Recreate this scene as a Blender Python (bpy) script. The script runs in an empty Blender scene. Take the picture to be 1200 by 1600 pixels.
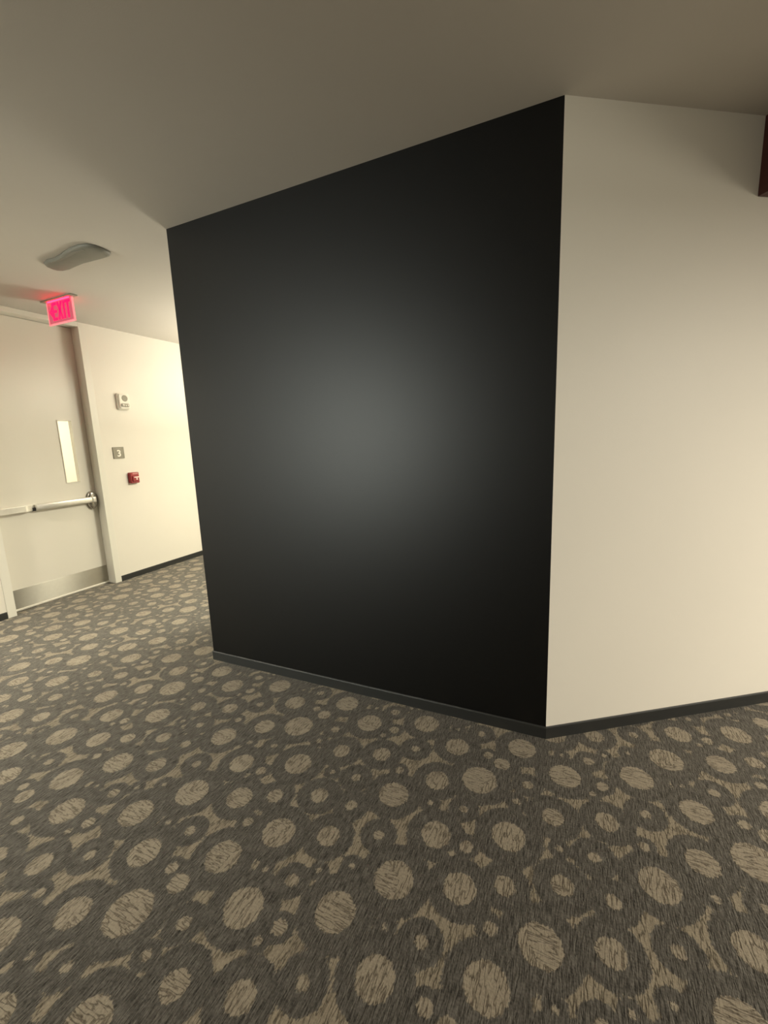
import bpy, bmesh, math, random
import numpy as np
from mathutils import Vector, Matrix

S = bpy.context.scene
COL = S.collection
random.seed(4)
H = 2.9                 # ceiling height
LB = 2.2975             # length of the black wall
XD = -4.8065            # face of the wall with the door
TH = 0.6001870          # turn of the right-hand wall
DR = Vector((math.cos(TH), math.sin(TH), 0))      # along the right-hand wall
NR = Vector((math.sin(TH), -math.cos(TH), 0))     # out of it, into the room

# ------------------------------------------------------------ camera
def make_camera():
    cx, cy, h, yaw, pit, rol, f = (0.110424, -2.133309, 1.562474, -0.4320243, -0.1705697, -0.0377334, 668.8968)
    F = Vector((math.sin(yaw)*math.cos(pit), math.cos(yaw)*math.cos(pit), math.sin(pit)))
    R = Vector((math.cos(yaw), -math.sin(yaw), 0)); U = R.cross(F)
    R2 = R*math.cos(rol) + U*math.sin(rol); U2 = -R*math.sin(rol) + U*math.cos(rol)
    cd = bpy.data.cameras.new('camera'); c = bpy.data.objects.new('camera', cd); COL.objects.link(c)
    m = Matrix((R2, U2, -F)).transposed().to_4x4(); m.translation = (cx, cy, h)
    c.matrix_world = m
    cd.sensor_fit = 'HORIZONTAL'; cd.sensor_width = 36.0; cd.lens = 36.0*f/1200.0
    cd.clip_start = 0.02
    S.camera = c
make_camera()

# ------------------------------------------------------------ world, lights, exposure
W = bpy.data.worlds.new('world'); S.world = W; W.use_nodes = True
W.node_tree.nodes['Background'].inputs[0].default_value = (0.9, 0.95, 1, 1)
W.node_tree.nodes['Background'].inputs[1].default_value = 0.02
S.view_settings.view_transform = 'Standard'; S.view_settings.look = 'None'
S.view_settings.gamma = 1.0; S.view_settings.use_curve_mapping = False
S.view_settings.exposure = 0.0

def area(name, loc, aim, size, power, color, size_y=None, spread=180):
    d = bpy.data.lights.new(name, 'AREA'); d.energy = power; d.color = color
    d.shape = 'RECTANGLE'; d.size = size; d.size_y = size_y or size
    d.spread = math.radians(spread)
    o = bpy.data.objects.new(name, d); COL.objects.link(o); o.location = loc
    o.rotation_euler = (Vector(aim)-Vector(loc)).to_track_quat('-Z', 'Y').to_euler()
    return o
WARM = (1.0, 0.92, 0.76); NEUT = (1.0, 0.915, 0.76)
def downlight_or_fill(x, y, z, size, power, color, spread=180):
    area('downlight_or_fill', (x, y, z), (x, y, 0), size, power, color, None, spread)
# corridor luminaire behind the black block
downlight_or_fill(-1.75, 2.25, 2.62, 0.6, 172, (1.0, 0.95, 0.76))
area('fill_uplight', (-3.1, 2.6, 1.80), (-3.1, 2.6, 9), 0.6, 64, (1.0, 0.95, 0.82))  # separate unseen light, added to lift the corridor ceiling and upper wall
# unseen panel added behind the viewer, aimed to give the black wall its sheen
area('added_panel', (-4.0, -6.58, 1.72), (-2.2, 0, 1.62), 1.2, 31, (0.96, 1.0, 0.90), 2.1)
bpy.data.lights['added_panel'].spread = math.radians(46)
# unseen fill added left of the view to brighten the carpet there
downlight_or_fill(-4.25, -1.5, 2.88, 0.4, 52, (1.0, 0.94, 0.78), 115)
downlight_or_fill(-1.6, -1.6, 2.88, 0.4, 6.5, (1.0, 0.94, 0.80), 95)  # weak fill, added for the middle of the floor
# downlights in the underside of the lowered wooden bulkhead
for s_, n_, w_ in ((4.0, 2.4, 75), (3.0, 3.2, 265)):
    p = DR*s_ + NR*n_
    downlight_or_fill(p.x, p.y, 2.565, 0.4, w_, NEUT)
# unseen panel added before the east wall to brighten the right-hand wall
area('added_panel', (6.9, -0.9, 1.10), (0.6, 0.3, 1.0), 2.6, 62, (1.0, 0.93, 0.78), 1.6)
# stair lamp beyond the door
downlight_or_fill(-5.6, 0.5, 2.7, 0.6, 75, (1.0, 0.92, 0.72))

# ------------------------------------------------------------ helpers
def link(name, me, mat=None, parent=None):
    o = bpy.data.objects.new(name, me); COL.objects.link(o)
    if mat is not None: me.materials.append(mat)
    if parent is not None: o.parent = parent
    return o
def obj(name, bm, mat=None, parent=None, smooth=False):
    me = bpy.data.meshes.new(name); bm.normal_update(); bm.to_mesh(me); bm.free()
    if smooth:
        for q in me.polygons: q.use_smooth = True
    return link(name, me, mat, parent)
def struct(name, bm, mat, parent=None, smooth=False):
    o = obj(name, bm, mat, parent, smooth)
    o['kind'] = 'structure'
    return o
def empty(name, loc, label=None, cat=None, rz=0):
    o = bpy.data.objects.new(name, None); COL.objects.link(o); o.location = loc; o.rotation_euler = (0, 0, rz)
    o.empty_display_size = 0.05
    if label: o['label'] = label
    if cat: o['category'] = cat
    return o
def box(bm, x0, x1, y0, y1, z0, z1, bev=0.0, seg=2):
    t = bmesh.new()
    bmesh.ops.create_cube(t, size=1)
    for v in t.verts:
        v.co = ((x0+x1)/2+v.co.x*(x1-x0), (y0+y1)/2+v.co.y*(y1-y0), (z0+z1)/2+v.co.z*(z1-z0))
    if bev: bmesh.ops.bevel(t, geom=list(t.edges), offset=bev, segments=seg, profile=0.5, affect='EDGES')
    merge(bm, t)
    return bm
def merge(bm, t):
    me = bpy.data.meshes.new('tmp'); t.to_mesh(me); t.free(); bm.from_mesh(me); bpy.data.meshes.remove(me)
def bx(*a, **k): return box(bmesh.new(), *a, **k)
def prism(bm, pts, ext, bev=0.0, seg=2):
    """closed polygon pts (3D, planar) extruded by vector ext"""
    t = bmesh.new()
    vs = [t.verts.new(p) for p in pts]; f = t.faces.new(vs)
    r = bmesh.ops.extrude_face_region(t, geom=[f])
    bmesh.ops.translate(t, vec=Vector(ext), verts=[v for v in r['geom'] if isinstance(v, bmesh.types.BMVert)])
    bmesh.ops.recalc_face_normals(t, faces=list(t.faces))
    if bev: bmesh.ops.bevel(t, geom=list(t.edges), offset=bev, segments=seg, profile=0.5, affect='EDGES')
    merge(bm, t); return bm
def sweep(bm, a, b, prof, up=Vector((0, 0, 1)), out=None, ea=None, eb=None):
    """profile [(o,z)] run from a to b; ea/eb: mitre - extra length along the run per unit of o"""
    a, b = Vector(a), Vector(b); d = (b-a).normalized()
    A = [bm.verts.new(a+out*o+up*z-d*(o*(ea or 0))) for o, z in prof]
    B = [bm.verts.new(b+out*o+up*z+d*(o*(eb or 0))) for o, z in prof]
    n = len(prof); fs = []
    for i in range(n):
        j = (i+1) % n; fs.append(bm.faces.new((A[i], A[j], B[j], B[i])))
    fs += [bm.faces.new(A), bm.faces.new(B[::-1])]
    bmesh.ops.recalc_face_normals(bm, faces=fs)
    return bm
def ring_loft(bm, rings, cap=True):
    R = [[bm.verts.new(p) for p in r] for r in rings]; n = len(R[0]); fs = []
    for k in range(len(R)-1):
        for i in range(n):
            j = (i+1) % n; fs.append(bm.faces.new((R[k][i], R[k][j], R[k+1][j], R[k+1][i])))
    if cap: fs += [bm.faces.new(R[0][::-1]), bm.faces.new(R[-1])]
    bmesh.ops.recalc_face_normals(bm, faces=fs)
    return bm

# ------------------------------------------------------------ materials
def new_mat(name):
    m = bpy.data.materials.new(name); m.use_nodes = True
    nt = m.node_tree; return m, nt, nt.nodes['Principled BSDF']
def nd(nt, t, **k):
    n = nt.nodes.new(t)
    for a, v in k.items(): setattr(n, a, v)
    return n
def math_n(nt, op, a, b=None, c=None):
    n = nd(nt, 'ShaderNodeMath', operation=op)
    for i, v in enumerate((a, b, c)):
        if v is None: continue
        if isinstance(v, (int, float)): n.inputs[i].default_value = v
        else: nt.links.new(v, n.inputs[i])
    return n.outputs[0]
def mix_n(nt, fac, a, b):
    n = nd(nt, 'ShaderNodeMix', data_type='RGBA')
    for i, v in ((0, fac), (6, a), (7, b)):
        if isinstance(v, (int, float)): n.inputs[i].default_value = v
        elif isinstance(v, tuple): n.inputs[i].default_value = (*v, 1)
        else: nt.links.new(v, n.inputs[i])
    return n.outputs[2]
def noise_n(nt, vec, scale, detail=3, rough=0.5):
    n = nd(nt, 'ShaderNodeTexNoise'); n.inputs['Scale'].default_value = scale
    n.inputs['Detail'].default_value = detail; n.inputs['Roughness'].default_value = rough
    nt.links.new(vec, n.inputs['Vector']); return n.outputs['Fac']
def map_n(nt, vec, scale, rot=(0, 0, 0)):
    n = nd(nt, 'ShaderNodeMapping'); n.inputs['Scale'].default_value = scale; n.inputs['Rotation'].default_value = rot
    nt.links.new(vec, n.inputs['Vector']); return n.outputs[0]
def bump_n(nt, bsdf, h, dist, strength=0.5):
    b = nd(nt, 'ShaderNodeBump'); b.inputs['Strength'].default_value = strength; b.inputs['Distance'].default_value = dist
    nt.links.new(h, b.inputs['Height']); nt.links.new(b.outputs[0], bsdf.inputs['Normal'])
def paint(name, col, rough, spec=0.5, peel=0.0006, var=0.03):
    m, nt, b = new_mat(name)
    tc = nd(nt, 'ShaderNodeTexCoord').outputs['Object']
    n = noise_n(nt, tc, 1.3, 4)
    nt.links.new(mix_n(nt, n, tuple(c*(1-var) for c in col), tuple(c*(1+var) for c in col)), b.inputs['Base Color'])
    b.inputs['Roughness'].default_value = rough; b.inputs['Specular IOR Level'].default_value = spec
    bump_n(nt, b, noise_n(nt, tc, 240, 2), peel, 0.35)
    return m
def plain(name, col, rough, metal=0.0, spec=0.5, grain=None):
    m, nt, b = new_mat(name)
    tc = nd(nt, 'ShaderNodeTexCoord').outputs['Object']
    n = noise_n(nt, map_n(nt, tc, grain) if grain else tc, 30 if not grain else 1, 3)
    nt.links.new(mix_n(nt, n, tuple(c*0.94 for c in col), tuple(min(1, c*1.06) for c in col)), b.inputs['Base Color'])
    b.inputs['Roughness'].default_value = rough; b.inputs['Metallic'].default_value = metal
    b.inputs['Specular IOR Level'].default_value = spec
    if grain:
        r = math_n(nt, 'MULTIPLY_ADD', n, 0.12, rough-0.06); nt.links.new(r, b.inputs['Roughness'])
        bump_n(nt, b, n, 0.0003, 0.3)
    return m
def glow(name, col, strength, base=None):
    m, nt, b = new_mat(name)
    b.inputs['Base Color'].default_value = (*(base or col), 1)
    b.inputs['Emission Color'].default_value = (*col, 1); b.inputs['Emission Strength'].default_value = strength
    b.inputs['Roughness'].default_value = 0.3
    return m

M_CREAM = paint('cream_wall_paint', (0.78, 0.745, 0.665), 0.5, 0.4)
M_CEIL = paint('ceiling_paint', (0.61, 0.575, 0.52), 0.8, 0.2)
M_BLACK = paint('black_wall_paint', (0.0012, 0.0012, 0.0011), 0.43, 0.36, 0.0009, 0.1)
M_TRIM = paint('door_frame_enamel', (0.76, 0.74, 0.66), 0.35, 0.5, 0.0002)
M_DOOR = paint('door_enamel', (0.74, 0.71, 0.63), 0.35, 0.5, 0.0002)
M_RUBBER = paint('rubber_base', (0.024, 0.025, 0.024), 0.42, 0.5, 0.0003)
M_STEEL = plain('brushed_steel', (0.38, 0.36, 0.31), 0.31, 1.0)
_nt = M_STEEL.node_tree; _b = _nt.nodes['Principled BSDF']; _t = _nt.nodes.new('ShaderNodeCombineXYZ')
_t.inputs[2].default_value = 1.0; _nt.links.new(_t.outputs[0], _b.inputs['Tangent'])      # brushed across, so highlights draw out upright
_b.inputs['Anisotropic'].default_value = 1.0
M_CHROME = plain('satin_chrome', (0.42, 0.40, 0.37), 0.25, 1.0)
M_BAR = plain('satin_aluminium', (0.78, 0.76, 0.69), 0.38, 0.6)
M_GAPSHADE = plain('gap_shade_black', (0.02, 0.02, 0.02), 0.7)
M_SWEEP = plain('aluminium_threshold', (0.82, 0.79, 0.70), 0.4, 0.3)
M_GREYFIX = plain('grey_fixture_plastic', (0.20, 0.195, 0.165), 0.6)
M_WHITEPL = plain('white_plastic', (0.80, 0.77, 0.68), 0.4)
M_GREYPL = plain('grey_grille', (0.36, 0.34, 0.27), 0.6)
M_LENS = plain('clear_lens', (0.9, 0.88, 0.8), 0.12)
M_SIGN = plain('taupe_sign_plate', (0.27, 0.25, 0.19), 0.5)
M_SIGNW = plain('ivory_print', (0.85, 0.82, 0.73), 0.5)
M_RED = plain('red_enamel', (0.30, 0.020, 0.025), 0.35)
M_REDP = plain('pale_print', (0.85, 0.68, 0.62), 0.4)
M_EXITL = glow('exit_letter_red', (1.0, 0.0, 0.10), 1.3, (0.5, 0.0, 0.05))
M_EXITP = glow('exit_panel_red_tint', (0.75, 0.10, 0.17), 0.55, (0.35, 0.10, 0.12))
M_EXITE = glow('exit_panel_edge', (1.0, 0.20, 0.24), 0.85, (0.6, 0.3, 0.3))
M_LED = glow('exit_led_strip', (1.0, 0.004, 0.013), 38.0)
M_GLASS, _nt, _b = new_mat('vision_glass')
_b.inputs['Transmission Weight'].default_value = 1.0; _b.inputs['Roughness'].default_value = 0.0
_b.inputs['Base Color'].default_value = (0.97, 0.98, 0.95, 1); _b.inputs['IOR'].default_value = 1.05

def wood_mat():
    m, nt, b = new_mat('red_brown_wood')
    tc = nd(nt, 'ShaderNodeTexCoord').outputs['Object']
    n = noise_n(nt, map_n(nt, tc, (2.0, 2.0, 40)), 1.0, 6, 0.65)
    nt.links.new(mix_n(nt, n, (0.036, 0.006, 0.005), (0.080, 0.016, 0.011)), b.inputs['Base Color'])
    b.inputs['Roughness'].default_value = 0.42
    bump_n(nt, b, n, 0.0006, 0.3)
    return m
M_WOOD = wood_mat()

def carpet_mat():
    m, nt, b = new_mat('patterned_loop_carpet')
    tc = nd(nt, 'ShaderNodeTexCoord').outputs['Object']
    dot = nd(nt, 'ShaderNodeAttribute', attribute_name='dot_edge').outputs['Fac']
    ring = nd(nt, 'ShaderNodeAttribute', attribute_name='ring_edge').outputs['Fac']
    weave = noise_n(nt, map_n(nt, tc, (150, 60, 60)), 1.0, 2, 0.6)          # ragged loop-by-loop outlines
    wob = math_n(nt, 'MULTIPLY_ADD', weave, 0.024, -0.012)
    wob2 = math_n(nt, 'MULTIPLY_ADD', noise_n(nt, tc, 28, 2), 0.012, -0.006)
    off = math_n(nt, 'ADD', wob, wob2)
    d = math_n(nt, 'ADD', dot, off); r = math_n(nt, 'ADD', math_n(nt, 'ADD', ring, off), -0.002)
    def mask(v, w=0.0025):
        n = nd(nt, 'ShaderNodeMapRange', interpolation_type='SMOOTHSTEP'); nt.links.new(v, n.inputs[0])
        n.inputs[1].default_value = -w; n.inputs[2].default_value = w
        n.inputs[3].default_value = 1.0; n.inputs[4].default_value = 0.0
        return n.outputs[0]
    md, mr = mask(d), mask(r)
    mrim = math_n(nt, 'MULTIPLY', mask(math_n(nt, 'ABSOLUTE', math_n(nt, 'ADD', r, 0.016)), 0.012), 1.0)
    # the yarn runs along Y; here and there a dot is tufted across
    patch = noise_n(nt, tc, 2.2, 1)
    pm = nd(nt, 'ShaderNodeMapRange'); nt.links.new(patch, pm.inputs[0]); pm.inputs[1].default_value = 0.50; pm.inputs[2].default_value = 0.53
    def blend(a, c, f):
        n = nd(nt, 'ShaderNodeMix', data_type='FLOAT'); nt.links.new(f, n.inputs[0]); nt.links.new(a, n.inputs[2]); nt.links.new(c, n.inputs[3]); return n.outputs[0]
    def remap(v, a, c, lo=0.0, hi=1.0):
        n = nd(nt, 'ShaderNodeMapRange'); nt.links.new(v, n.inputs[0])
        for k_, x_ in ((1, a), (2, c), (3, lo), (4, hi)): n.inputs[k_].default_value = x_
        return n.outputs[0]
    hair = noise_n(nt, map_n(nt, tc, (260, 24, 24)), 1.0, 2, 0.6)              # single yarns
    gy = noise_n(nt, map_n(nt, tc, (64, 11, 11)), 1.0, 2, 0.55)
    gx = noise_n(nt, map_n(nt, tc, (11, 64, 11)), 1.0, 2, 0.55)
    groove = blend(gy, gx, math_n(nt, 'MULTIPLY', pm.outputs[0], md))           # thin dark furrows between the rows
    fur = remap(math_n(nt, 'ABSOLUTE', math_n(nt, 'ADD', groove, -0.5)), 0.004, 0.05)
    fine = noise_n(nt, tc, 150, 2)
    streak = math_n(nt, 'MULTIPLY_ADD', fur, 0.6, math_n(nt, 'MULTIPLY', hair, 0.5))
    def clampn(v):
        n = nd(nt, 'ShaderNodeClamp'); nt.links.new(v, n.inputs[0]); return n.outputs[0]
    sd = clampn(math_n(nt, 'ADD', math_n(nt, 'MULTIPLY_ADD', fur, 0.55, -0.06), math_n(nt, 'ADD', math_n(nt, 'MULTIPLY_ADD', fine, 0.7, -0.22), math_n(nt, 'MULTIPLY_ADD', hair, 0.6, -0.22))))
    sf = clampn(math_n(nt, 'ADD', remap(hair, 0.32, 0.66, -0.05, 0.8), math_n(nt, 'MULTIPLY_ADD', fine, 0.9, -0.38)))
    big = noise_n(nt, tc, 4.5, 2)
    cdot = mix_n(nt, sd, (0.058, 0.047, 0.034), (0.420, 0.372, 0.285))
    cdot = mix_n(nt, math_n(nt, 'MULTIPLY', big, 0.35), cdot, (0.225, 0.180, 0.140))
    cring = mix_n(nt, sf, (0.028, 0.026, 0.023), (0.175, 0.164, 0.145))
    cring = mix_n(nt, math_n(nt, 'MULTIPLY', mrim, 0.6), cring, (0.044, 0.042, 0.038))
    cbg = mix_n(nt, sd, (0.072, 0.060, 0.044), (0.355, 0.308, 0.232))
    c = mix_n(nt, mr, cbg, cring); c = mix_n(nt, md, c, cdot)
    nt.links.new(c, b.inputs['Base Color'])
    b.inputs['Roughness'].default_value = 0.95; b.inputs['Specular IOR Level'].default_value = 0.1
    b.inputs['Sheen Weight'].default_value = 0.22; b.inputs['Sheen Roughness'].default_value = 0.45
    b.inputs['Sheen Tint'].default_value = (1.0, 0.92, 0.80, 1)
    h = math_n(nt, 'ADD', math_n(nt, 'MULTIPLY', streak, 0.8), math_n(nt, 'MULTIPLY', fine, 0.6))
    h = math_n(nt, 'ADD', h, math_n(nt, 'MULTIPLY', md, 0.5))
    bump_n(nt, b, h, 0.004, 0.8)
    return m
M_CARPET = carpet_mat()

# ------------------------------------------------------------ floor: carpet with its repeat of ringed dots
CELL = [[0.9122,0.8637,0.0662,0.1263],[0.6441,0.2584,0.0582,0.1156],[0.7647,0.7551,0.023,0.046],[0.2639,0.7543,0.0263,0.0493],[0.1113,0.7558,0.067,0.1275],[0.2694,0.5691,0.0442,0.1031],[0.4169,0.6659,0.0214,0.0777],[0.6085,0.7574,0.0592,0.1169],[0.2138,0.893,0.0251,0.0641],[0.4103,0.8654,0.0672,0.1277],[0.9112,0.3593,0.0644,0.1294],[0.248,0.0904,0.0449,0.102],[0.4161,0.3698,0.0651,0.1249],[0.0686,0.5136,0.0427,0.1071],[0.7793,0.0961,0.0562,0.1129],[0.5544,0.0365,0.0704,0.1321],[0.7042,0.8944,0.022,0.0707],[0.7529,0.5909,0.0771,0.1411],[0.5741,0.5165,0.0541,0.1101],[0.5813,0.3875,0.0144,0.0421],[0.0495,0.0274,0.0658,0.1259],[0.9237,0.1635,0.0361,0.0857],[0.7208,0.4131,0.017,0.0626],[0.2159,0.3908,0.022,0.0788],[0.0959,0.8886,0.012,0.035],[0.7672,0.2547,0.0252,0.0482],[0.1084,0.2418,0.0385,0.0983],[0.266,0.25,0.0257,0.0801],[0.4337,0.17,0.0215,0.073],[0.8989,0.014,0.0219,0.0458],[0.3923,0.02,0.0124,0.0447],[0.8349,0.7253,0.0374,0.0875],[0.2229,0.6956,0.015,0.038],[0.3905,0.5063,0.0198,0.0428],[0.7235,0.2074,0.0141,0.0371],[0.5831,0.8862,0.0121,0.0379],[0.9591,0.6409,0.024,0.0668],[0.9227,0.5318,0.0163,0.0452],[0.0955,0.3773,0.0142,0.0395],[0.2864,0.9591,0.0128,0.0355]]
LAT = np.array([[1.00498, -0.00484], [-0.02373, 1.02157]]).T
def make_floor():
    x0, x1, y0, y1, st = -4.93, 3.4, -3.2, 3.4, 0.0155
    nx = int((x1-x0)/st)+1; ny = int((y1-y0)/st)+1
    xs = np.linspace(x0, x1, nx); ys = np.linspace(y0, y1, ny)
    X, Y = np.meshgrid(xs, ys); P = np.stack([X.ravel(), Y.ravel()], -1)
    Uc = (P-np.array([-1.0, -1.0])) @ np.linalg.inv(LAT).T
    dd = np.full(len(P), 1.0); rr = np.full(len(P), 1.0)
    for u, v, q, Q in CELL:
        d = Uc-np.array([u, v]); d -= np.round(d); d = d @ LAT.T
        l = np.hypot(d[:, 0], d[:, 1]); dd = np.minimum(dd, l-q); rr = np.minimum(rr, l-Q)
    verts = np.c_[P, np.zeros(len(P))]
    i = np.arange(nx-1)[None, :]+nx*np.arange(ny-1)[:, None]; i = i.ravel()
    quads = np.stack([i, i+1, i+nx+1, i+nx], -1)
    # plain carpet round the patterned field, out of the picture
    ex = np.array([[-9, -9.5], [7.5, -9.5], [7.5, 6], [-9, 6]], float)
    n0 = len(verts)
    verts = np.vstack([verts, np.c_[ex, np.zeros(4)]])
    c = [0, nx-1, nx*ny-1, nx*(ny-1)]
    outer = np.array([[n0, n0+1, c[1], c[0]], [n0+1, n0+2, c[2], c[1]], [n0+2, n0+3, c[3], c[2]], [n0+3, n0, c[0], c[3]]])
    quads = np.vstack([quads, outer])
    dd = np.r_[dd, np.full(4, .03)]; rr = np.r_[rr, np.full(4, -.02)]
    me = bpy.data.meshes.new('floor')
    me.vertices.add(len(verts)); me.vertices.foreach_set('co', verts.astype(np.float32).ravel())
    me.loops.add(len(quads)*4); me.loops.foreach_set('vertex_index', quads.astype(np.int32).ravel())
    me.polygons.add(len(quads)); me.polygons.foreach_set('loop_start', (np.arange(len(quads))*4).astype(np.int32))
    me.update(calc_edges=True); me.validate()
    for nm, v in (('dot_edge', dd), ('ring_edge', rr)):
        a = me.attributes.new(nm, 'FLOAT', 'POINT'); a.data.foreach_set('value', v.astype(np.float32))
    o = link('floor', me, M_CARPET); o['kind'] = 'structure'
make_floor()

# ------------------------------------------------------------ shell
struct('ceiling', bx(-9, 7.5, -9.5, 6, H, H+0.15), M_CEIL)
# door opening
Y0, Y1, ZH = -0.055, 0.930, 2.852     # clear opening between the jambs
FR = 0.072                            # face width of the frame
yo0, yo1 = Y0-FR, Y1+FR
bm = bmesh.new()
box(bm, XD-0.16, XD, -6.72, yo0, 0, H); box(bm, XD-0.16, XD, yo1, 4.2, 0, H)
struct('wall_left', bm, M_CREAM)
# the block: black face, turned right-hand face, returns
t = 0.12
e = DR*4.6; q = e-NR*t
k = math.tan((math.pi-(math.pi-TH))/2)   # mitre on the obtuse corner
struct('wall_front', prism(bmesh.new(), [(-LB, 0, 0), (0, 0, 0), (-t*k, t, 0), (-LB, t, 0)], (0, 0, H)), M_BLACK)
struct('wall_right', prism(bmesh.new(), [(0, 0, 0), tuple(e), tuple(q), (-t*k, t, 0)], (0, 0, H)), M_CREAM)
struct('wall_return', bx(-LB, -LB+t, t, 1.25, 0, H), M_BLACK)
struct('wall_behind', bx(-LB+t, 1.40, 1.13, 1.25, 0, H), M_CREAM)
struct('wall_corridor', bx(XD, 7.0, 3.5, 3.62, 0, H), M_CREAM)
bm = bx(-3.35, 7.0, -6.72, -6.6, 0, H); box(bm, XD, -4.65, -6.72, -6.6, 0, H)
box(bm, -4.65, -3.35, -6.72, -6.6, 0, 0.62); box(bm, -4.65, -3.35, -6.72, -6.6, 2.85, H)
struct('wall_back', bm, M_CREAM)
bm = bx(-4.65, -4.61, -6.71, -6.6, 0.62, 2.85); box(bm, -3.39, -3.35, -6.71, -6.6, 0.62, 2.85)
box(bm, -4.61, -3.39, -6.71, -6.6, 0.62, 0.66); box(bm, -4.61, -3.39, -6.71, -6.6, 2.81, 2.85)
struct('added_panel_frame', bm, M_TRIM)  # unseen frame, made up to hold the panel behind the viewer
struct('wall_east', bx(7.0, 7.12, -6.6, 3.5, 0, H), M_CREAM)
# stairwell beyond the door
bm = bmesh.new()
box(bm, -6.6, -6.5, -1.0, 1.9, 0, H); box(bm, -6.5, XD-0.16, -1.1, -1.0, 0, H); box(bm, -6.5, XD-0.16, 1.9, 2.0, 0, H)
struct('wall_stair', bm, M_CREAM)

# baseboards: rubber cove base
PROF = [(0, 0), (0.0075, 0), (0.0070, 0.004), (0.0065, 0.030), (0.0065, 0.059), (0.0052, 0.0635), (0.0028, 0.0655), (0, 0.066)]
def base(name, a, b, out, ea=0, eb=0):
    o = struct(name, sweep(bmesh.new(), a, b, PROF, out=Vector(out), ea=ea, eb=eb), M_RUBBER)
    return o
base('baseboard_front', (-LB, 0, 0), (0, 0, 0), (0, -1, 0), ea=1.0, eb=k)
base('baseboard_right', (0, 0, 0), tuple(e), tuple(NR), ea=k)
bm = bmesh.new()
sweep(bm, (XD, yo1+0.002, 0), (XD, 3.49, 0), PROF, out=Vector((1, 0, 0)))
sweep(bm, (XD, -6.59, 0), (XD, yo0-0.002, 0), PROF, out=Vector((1, 0, 0)))
struct('baseboard_left', bm, M_RUBBER)
base('baseboard_return', (-LB, 1.25, 0), (-LB, 0, 0), (-1, 0, 0), ea=1.0)

# ------------------------------------------------------------ door
door = empty('door_1', (XD, (Y0+Y1)/2, 0)); door['kind'] = 'structure'
door['label'] = 'cream full-height exit door with narrow glass lite, panic bar and steel kick plate'
yc = (Y0+Y1)/2
def D(bm, name, mat, parent=door, smooth=False):
    bmesh.ops.translate(bm, verts=list(bm.verts), vec=(-XD, -yc, 0))
    return obj(name, bm, mat, parent, smooth)
RC = 0.120                # the leaf sits this far back from the wall face
XL = XD-RC                # face of the leaf
PR = 0.006                # frame stands proud of the wall
# frame: two jambs and a head, each with a stop behind the leaf line
D(box(bx(XD-0.16, XD+PR, Y1, yo1, 0, H-0.001, bev=0.002), XL-0.045, XL-0.005, Y1-0.016, Y1+0.001, 0, ZH), 'jamb', M_TRIM)
D(box(bx(XD-0.16, XD+PR, yo0, Y0, 0, H-0.001, bev=0.002), XL-0.045, XL-0.005, Y0-0.001, Y0+0.016, 0, ZH), 'jamb', M_TRIM)
D(bx(XD-0.16, XD+PR-0.0005, Y0, Y1, ZH, H-0.001, bev=0.002), 'head', M_TRIM)
# leaf with the opening of the narrow lite
ly0, ly1, lz0, lz1 = 0.640, 0.790, 1.210, 1.880
a0, a1, zb, zt = Y0+0.004, Y1-0.004, 0.016, ZH-0.004
bm = bmesh.new(); xa, xb = XL-0.044, XL
box(bm, xa, xb, a0, ly0, zb, zt); box(bm, xa, xb, ly1, a1, zb, zt)
box(bm, xa, xb, ly0, ly1, zb, lz0); box(bm, xa, xb, ly0, ly1, lz1, zt)
leaf = D(bm, 'leaf', M_DOOR)
bm = bmesh.new(); w = 0.009
box(bm, XL-0.046, XL+0.006, ly0, ly0+w, lz0, lz1, bev=.0015); box(bm, XL-0.046, XL+0.006, ly1-w, ly1, lz0, lz1, bev=.0015)
box(bm, XL-0.046, XL+0.006, ly0+w, ly1-w, lz0, lz0+w, bev=.0015); box(bm, XL-0.046, XL+0.006, ly0+w, ly1-w, lz1-w, lz1, bev=.0015)
fr = D(bm, 'lite_frame', M_TRIM)
D(bx(XL-0.044, XL-0.038, ly0+w, ly1-w, lz0+w, lz1-w), 'glass_pane', M_GLASS, fr)
D(bx(XL, XL+0.0025, a0+0.002, a1-0.002, 0.024, 0.216, bev=.0008, seg=1), 'kick_plate', M_STEEL)
D(bx(XL-0.03, XL+0.012, a0, a1, 0.003, 0.020, bev=.002), 'door_sweep', M_SWEEP)
# panic bar: deep housing on the hinge side, slimmer rail, oval chrome escutcheon by the latch
zc = 1.003
def rr_yz(x, y, hz, hx):   # rounded section in XZ at y
    pts = []
    for i in range(20):
        a = 2*math.pi*i/20
        c, s = math.cos(a), math.sin(a)
        pts.append((x+hx*math.copysign(abs(c)**0.6, c), y, zc+hz*math.copysign(abs(s)**0.6, s)))
    return pts
bar = empty('panic_bar', (0, 0, 0)); bar.parent = door
D(ring_loft(bmesh.new(), [rr_yz(XL+0.034, yy, hz, hx) for yy, hz, hx in ((0.302, .030, .020), (0.306, .033, .022), (0.852, .033, .022), (0.866, .030, .019))]), 'rail', M_BAR, bar, True)
hp = [(XL, a0+0.02), (XL+0.052, a0+0.028), (XL+0.058, a0+0.036), (XL+0.058, 0.205), (XL+0.052, 0.225), (XL+0.012, 0.297), (XL, 0.300)]
D(prism(bmesh.new(), [(x, y, zc-0.031) for x, y in hp], (0, 0, 0.062), bev=.003), 'housing', M_BAR, bar)
D(bx(XL, XL+0.030, 0.276, 0.303, zc-0.036, zc-0.002, bev=.003), 'gap_shade', M_GAPSHADE, bar)  # solid block whose dark colour stands in for shade below the chamfer
def oval(x, ry, rz, n=36): return [(x, 0.868+ry*math.cos(2*math.pi*i/n)*1.0, zc-0.006+rz*math.sin(2*math.pi*i/n)) for i in range(n)]
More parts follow.
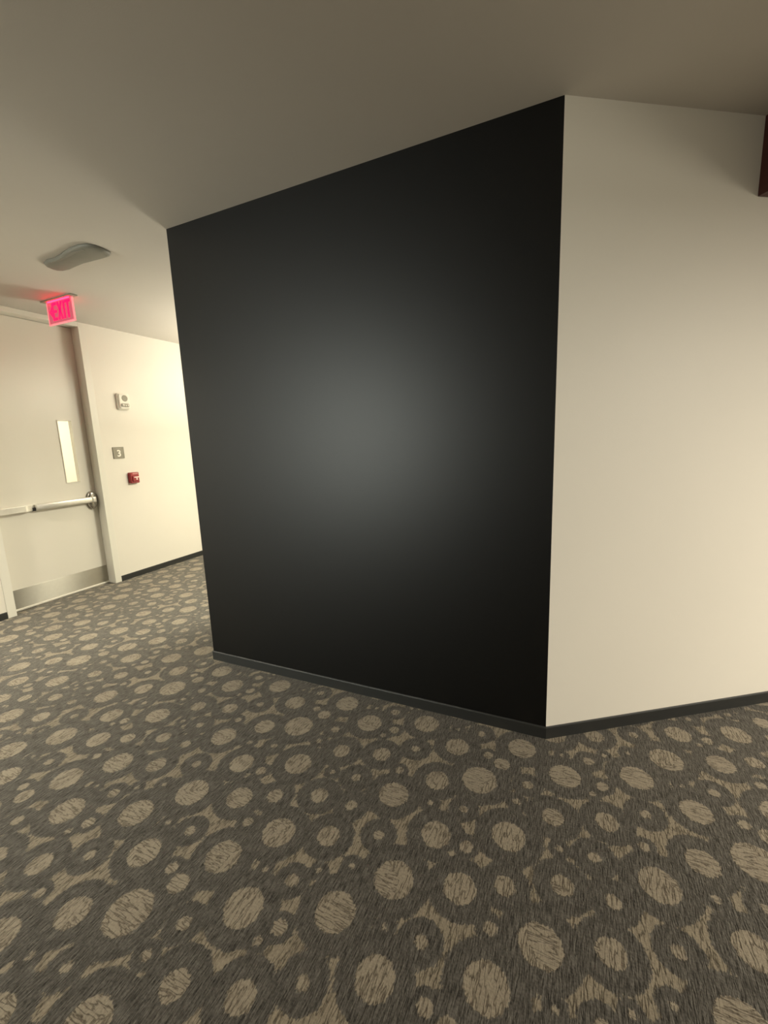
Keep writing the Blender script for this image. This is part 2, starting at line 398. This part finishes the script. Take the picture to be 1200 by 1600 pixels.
cover = ring_loft(bmesh.new(), [oval(XL, .056, .100), oval(XL+.022, .056, .100), oval(XL+.036, .050, .092), oval(XL+.042, .034, .074)])
D(cover, 'escutcheon', M_CHROME, bar, True)
D(bx(XL+.036, XL+.064, 0.850, 0.892, zc-.030, zc+.030, bev=.008, seg=3), 'end_cap', M_BAR, bar, True)

# ------------------------------------------------------------ wooden bulkhead up on the right-hand wall
s0, dep, zb = 0.967, 4.2, 2.578
bh = empty('wooden_bulkhead', tuple(DR*s0+Vector((0, 0, zb))), 'dark red-brown wooden bulkhead box hung under the ceiling on the cream wall', 'bulkhead', TH)
# local x along the wall, local -y out of it
obj('side_panel', bx(0, 0.022, -dep, -0.001, 0, H-zb-0.001, bev=.0015), M_WOOD, bh)
obj('front_panel', bx(0.022, 4.0, -dep, -dep+0.022, 0, H-zb-0.001, bev=.0015), M_WOOD, bh)
obj('bottom_panel', bx(0.022, 4.0, -dep+0.022, -0.001, 0, 0.018, bev=.0015), M_WOOD, bh)

# ------------------------------------------------------------ exit sign
ex0, ex1, ey, ez0, ez1 = -4.362, -3.984, 0.41, 2.690, 2.884
sign = empty('exit_sign', ((ex0+ex1)/2, ey, H), 'red lit EXIT sign with left arrow hanging from ceiling before the door', 'exit sign')
def E_(bm, name, mat, parent=sign, smooth=False):
    bmesh.ops.translate(bm, verts=list(bm.verts), vec=(-(ex0+ex1)/2, -ey, -H)); return obj(name, bm, mat, parent, smooth)
E_(bx(ex0-0.045, ex1+0.03, ey-0.030, ey+0.030, H-0.012, H-0.0005, bev=.003), 'canopy', M_GREYPL)
E_(bx(ex0+0.03, ex1-0.03, ey-0.016, ey-0.006, H-0.020, H-0.012), 'led_strip', M_LED)
E_(bx(ex0+0.03, ex1-0.03, ey+0.006, ey+0.016, H-0.020, H-0.012), 'led_strip', M_LED)
pan = E_(bx(ex0, ex1, ey-0.004, ey+0.004, ez0, ez1+0.004, bev=.001, seg=1), 'acrylic_panel', M_EXITP)
bm = bmesh.new()
box(bm, ex0-0.002, ex0+0.011, ey-.006, ey+.006, ez0, ez1, bev=.001); box(bm, ex1-0.011, ex1+0.002, ey-.006, ey+.006, ez0, ez1, bev=.001)
box(bm, ex0-0.002, ex1+0.002, ey-.006, ey+.006, ez0-.003, ez0+.010, bev=.001)
E_(bm, 'panel_edge', M_EXITE, pan)
lz, lh, ls = 2.722, 0.150, 0.024
def stroke(bm, a, b, w):
    a, b = Vector((a[0], 0, a[1])), Vector((b[0], 0, b[1])); d = (b-a).normalized(); n = Vector((-d.z, 0, d.x))*w/2
    y = ey-0.0075
    prism(bm, [(v.x, y, v.z) for v in (a+n, b+n, b-n, a-n)], (0, 0.003, 0))
def letter(kind, x, w):
    bm = bmesh.new(); z0, z1 = lz, lz+lh; h = ls/2
    if kind == 'E':
        stroke(bm, (x+h, z0), (x+h, z1), ls)
        for z in (z0+h, (z0+z1)/2, z1-h): stroke(bm, (x+ls, z), (x+w, z), ls)
    if kind == 'X':
        stroke(bm, (x+h, z0), (x+w-h, z1), ls); stroke(bm, (x+h, z1), (x+w-h, z0), ls)
    if kind == 'I': stroke(bm, (x+w/2, z0), (x+w/2, z1), ls)
    if kind == 'T':
        stroke(bm, (x, z1-h), (x+w, z1-h), ls); stroke(bm, (x+w/2, z0), (x+w/2, z1-ls), ls)
    if kind == '<':
        zm = (z0+z1)/2; prism(bm, [(x, ey-.0075, zm), (x+w, ey-.0075, zm+.042), (x+w, ey-.0075, zm-.042)], (0, .003, 0))
    E_(bm, 'arrow' if kind == '<' else 'letter', M_EXITL, pan)
letter('<', -4.335, 0.040); letter('E', -4.288, 0.066); letter('X', -4.214, 0.080); letter('I', -4.126, 0.026); letter('T', -4.094, 0.076)

# ------------------------------------------------------------ grey curved fixture on the ceiling
out = [(-3.50, -0.005), (-3.497, 0.025), (-3.47, 0.046), (-3.40, 0.055), (-3.30, 0.045), (-3.19, 0.038), (-3.08, 0.045), (-2.98, 0.052), (-2.92, 0.052), (-2.89, 0.035),
       (-2.875, -0.02), (-2.878, -0.08), (-2.90, -0.115), (-2.96, -0.135), (-3.04, -0.135), (-3.14, -0.123), (-3.22, -0.105), (-3.30, -0.095), (-3.39, -0.100), (-3.45, -0.085), (-3.488, -0.05)]
cxm, cym = -3.19, -0.03
fx = empty('ceiling_fixture', (cxm, cym, H), 'grey wavy oblong fixture on the ceiling, left of the black wall', 'fixture')
def ringf(s, z): return [((x-cxm)*s, (y-cym)*s, z) for x, y in out]
obj('fixture_body', ring_loft(bmesh.new(), [ringf(1, -0.0005), ringf(1.0, -0.010), ringf(0.97, -0.018), ringf(0.88, -0.022)]), M_GREYFIX, fx, True)
obj('fixture_rim', ring_loft(bmesh.new(), [[((x-cxm), (y-cym), -0.024) for x, y in [(-3.36, -.088), (-3.28, -.075), (-3.16, -.085), (-3.04, -.098), (-2.96, -.094)] + [(-2.96, -.112), (-3.04, -.118), (-3.16, -.105), (-3.28, -.094), (-3.36, -.096)]],
                                           [((x-cxm), (y-cym), -0.015) for x, y in [(-3.36, -.088), (-3.28, -.075), (-3.16, -.085), (-3.04, -.098), (-2.96, -.094)] + [(-2.96, -.112), (-3.04, -.118), (-3.16, -.105), (-3.28, -.094), (-3.36, -.096)]]]), M_GREYFIX, fx)

# ------------------------------------------------------------ small things on the door wall
def wall_pts(y, z, pts): return [(XD, y+a, z+b) for a, b in pts]
def rrect(w, h, r, n=5):
    pts = []
    for cx, cz, a0 in ((w/2-r, h/2-r, 0), (-w/2+r, h/2-r, 90), (-w/2+r, -h/2+r, 180), (w/2-r, -h/2+r, 270)):
        for i in range(n+1):
            a = math.radians(a0+90*i/n); pts.append((cx+r*math.cos(a), cz+r*math.sin(a)))
    return pts
def plate(pts, x0, x1, inset=0.0, ch=0.0):
    def ring(x, s): return [(x, a*s[0], b*s[1]) for a, b in pts]
    mx = max(a for a, b in pts); mz = max(b for a, b in pts)
    rs = [ring(x0, (1, 1)), ring(x1-ch, (1, 1))]
    if ch: rs.append(ring(x1, (1-ch/mx, 1-ch/mz)))
    return ring_loft(bmesh.new(), rs)
def disc(y, z, r, x0, x1, ch=0.0, n=28, ry=None):
    ry = ry or r
    def ring(x, s): return [(x, y+ry*s*math.cos(2*math.pi*i/n), z+r*s*math.sin(2*math.pi*i/n)) for i in range(n)]
    rs = [ring(x0, 1), ring(x1-ch, 1)]
    if ch: rs.append(ring(x1, 1-ch/r))
    return ring_loft(bmesh.new(), rs)

# horn strobe
hs = empty('horn_strobe', (XD, 1.312, 2.098), 'white wall horn strobe with round grille, above the grey number sign', 'alarm')
obj('back_box', plate(rrect(0.145, 0.185, 0.02), 0.0003, 0.030, ch=.003), M_WHITEPL, hs)
obj('body', plate(rrect(0.128, 0.168, 0.022), 0.030, 0.046, ch=.006), M_WHITEPL, hs)
g = obj('grille', disc(0.006, 0.036, 0.036, 0.044, 0.050, ch=.004), M_GREYPL, hs)
for j in range(-3, 4):
    w = math.sqrt(max(0.033**2-(j*.009)**2, 1e-6))
    obj('slat', bx(0.0495, 0.053, 0.006-w, 0.006+w, 0.036+j*.009-.002, 0.036+j*.009+.002), M_GREYPL, g)
rf = obj('strobe_reflector', plate([(a*1.0, b-0.044) for a, b in rrect(0.104, 0.042, 0.018)], 0.045, 0.050), M_GREYPL, hs)
obj('strobe_lens', disc(-0.026, -0.044, 0.013, 0.050, 0.066, ch=.008), M_LENS, rf, True)
obj('strobe_lens', disc(0.006, -0.047, 0.010, 0.050, 0.062, ch=.006), M_LENS, rf, True)
obj('strobe_lens', disc(0.032, -0.044, 0.011, 0.050, 0.062, ch=.006), M_LENS, rf, True)

# floor-number sign
fs = empty('number_sign', (XD, 1.181, 1.510), 'small square taupe sign with raised white number 3 on cream wall', 'sign')
obj('sign_plate', plate(rrect(0.132, 0.132, 0.004), 0.0003, 0.010, ch=.002), M_SIGN, fs)
cu = bpy.data.curves.new('digit', 'FONT'); cu.body = '3'; cu.size = 0.105; cu.extrude = 0.002; cu.offset = 0.003
cu.align_x = 'CENTER'; cu.align_y = 'CENTER'; cu.resolution_u = 4
to = bpy.data.objects.new('digit_curve', cu); COL.objects.link(to)
dg = bpy.context.evaluated_depsgraph_get(); dg.update()
me = bpy.data.meshes.new_from_object(to.evaluated_get(dg)); bpy.data.objects.remove(to)
mw = Matrix(((0, 0, 1, 0.0118), (1, 0, 0, 0.0), (0, 1, 0, -0.010), (0, 0, 0, 1)))
me.transform(mw); me.materials.clear(); link('digit', me, M_SIGNW, fs)
obj('text_strip', bx(0.0096, 0.0108, -0.030, 0.030, 0.043, 0.050), M_GREYPL, fs)

# pull station
ps = empty('pull_station', (XD, 1.315, 1.206), 'small red fire alarm pull station with white T handle on cream wall', 'alarm')
obj('body', plate(rrect(0.110, 0.128, 0.008), 0.0003, 0.046, ch=.005), M_RED, ps)
hd = obj('handle', bx(0.045, 0.058, -0.036, 0.036, -0.044, 0.020, bev=.004), M_RED, ps)
bm = bx(0.0575, 0.0605, -0.020, 0.046, 0.000, 0.013, bev=.001); box(bm, 0.0575, 0.0605, 0.006, 0.021, -0.026, 0.000, bev=.001)
obj('handle_mark', bm, M_REDP, hd)
obj('top_label', bx(0.0455, 0.0475, -0.028, 0.040, 0.040, 0.058, bev=.001), plain('faded_red_print', (0.55, 0.22, 0.20), 0.4), ps)
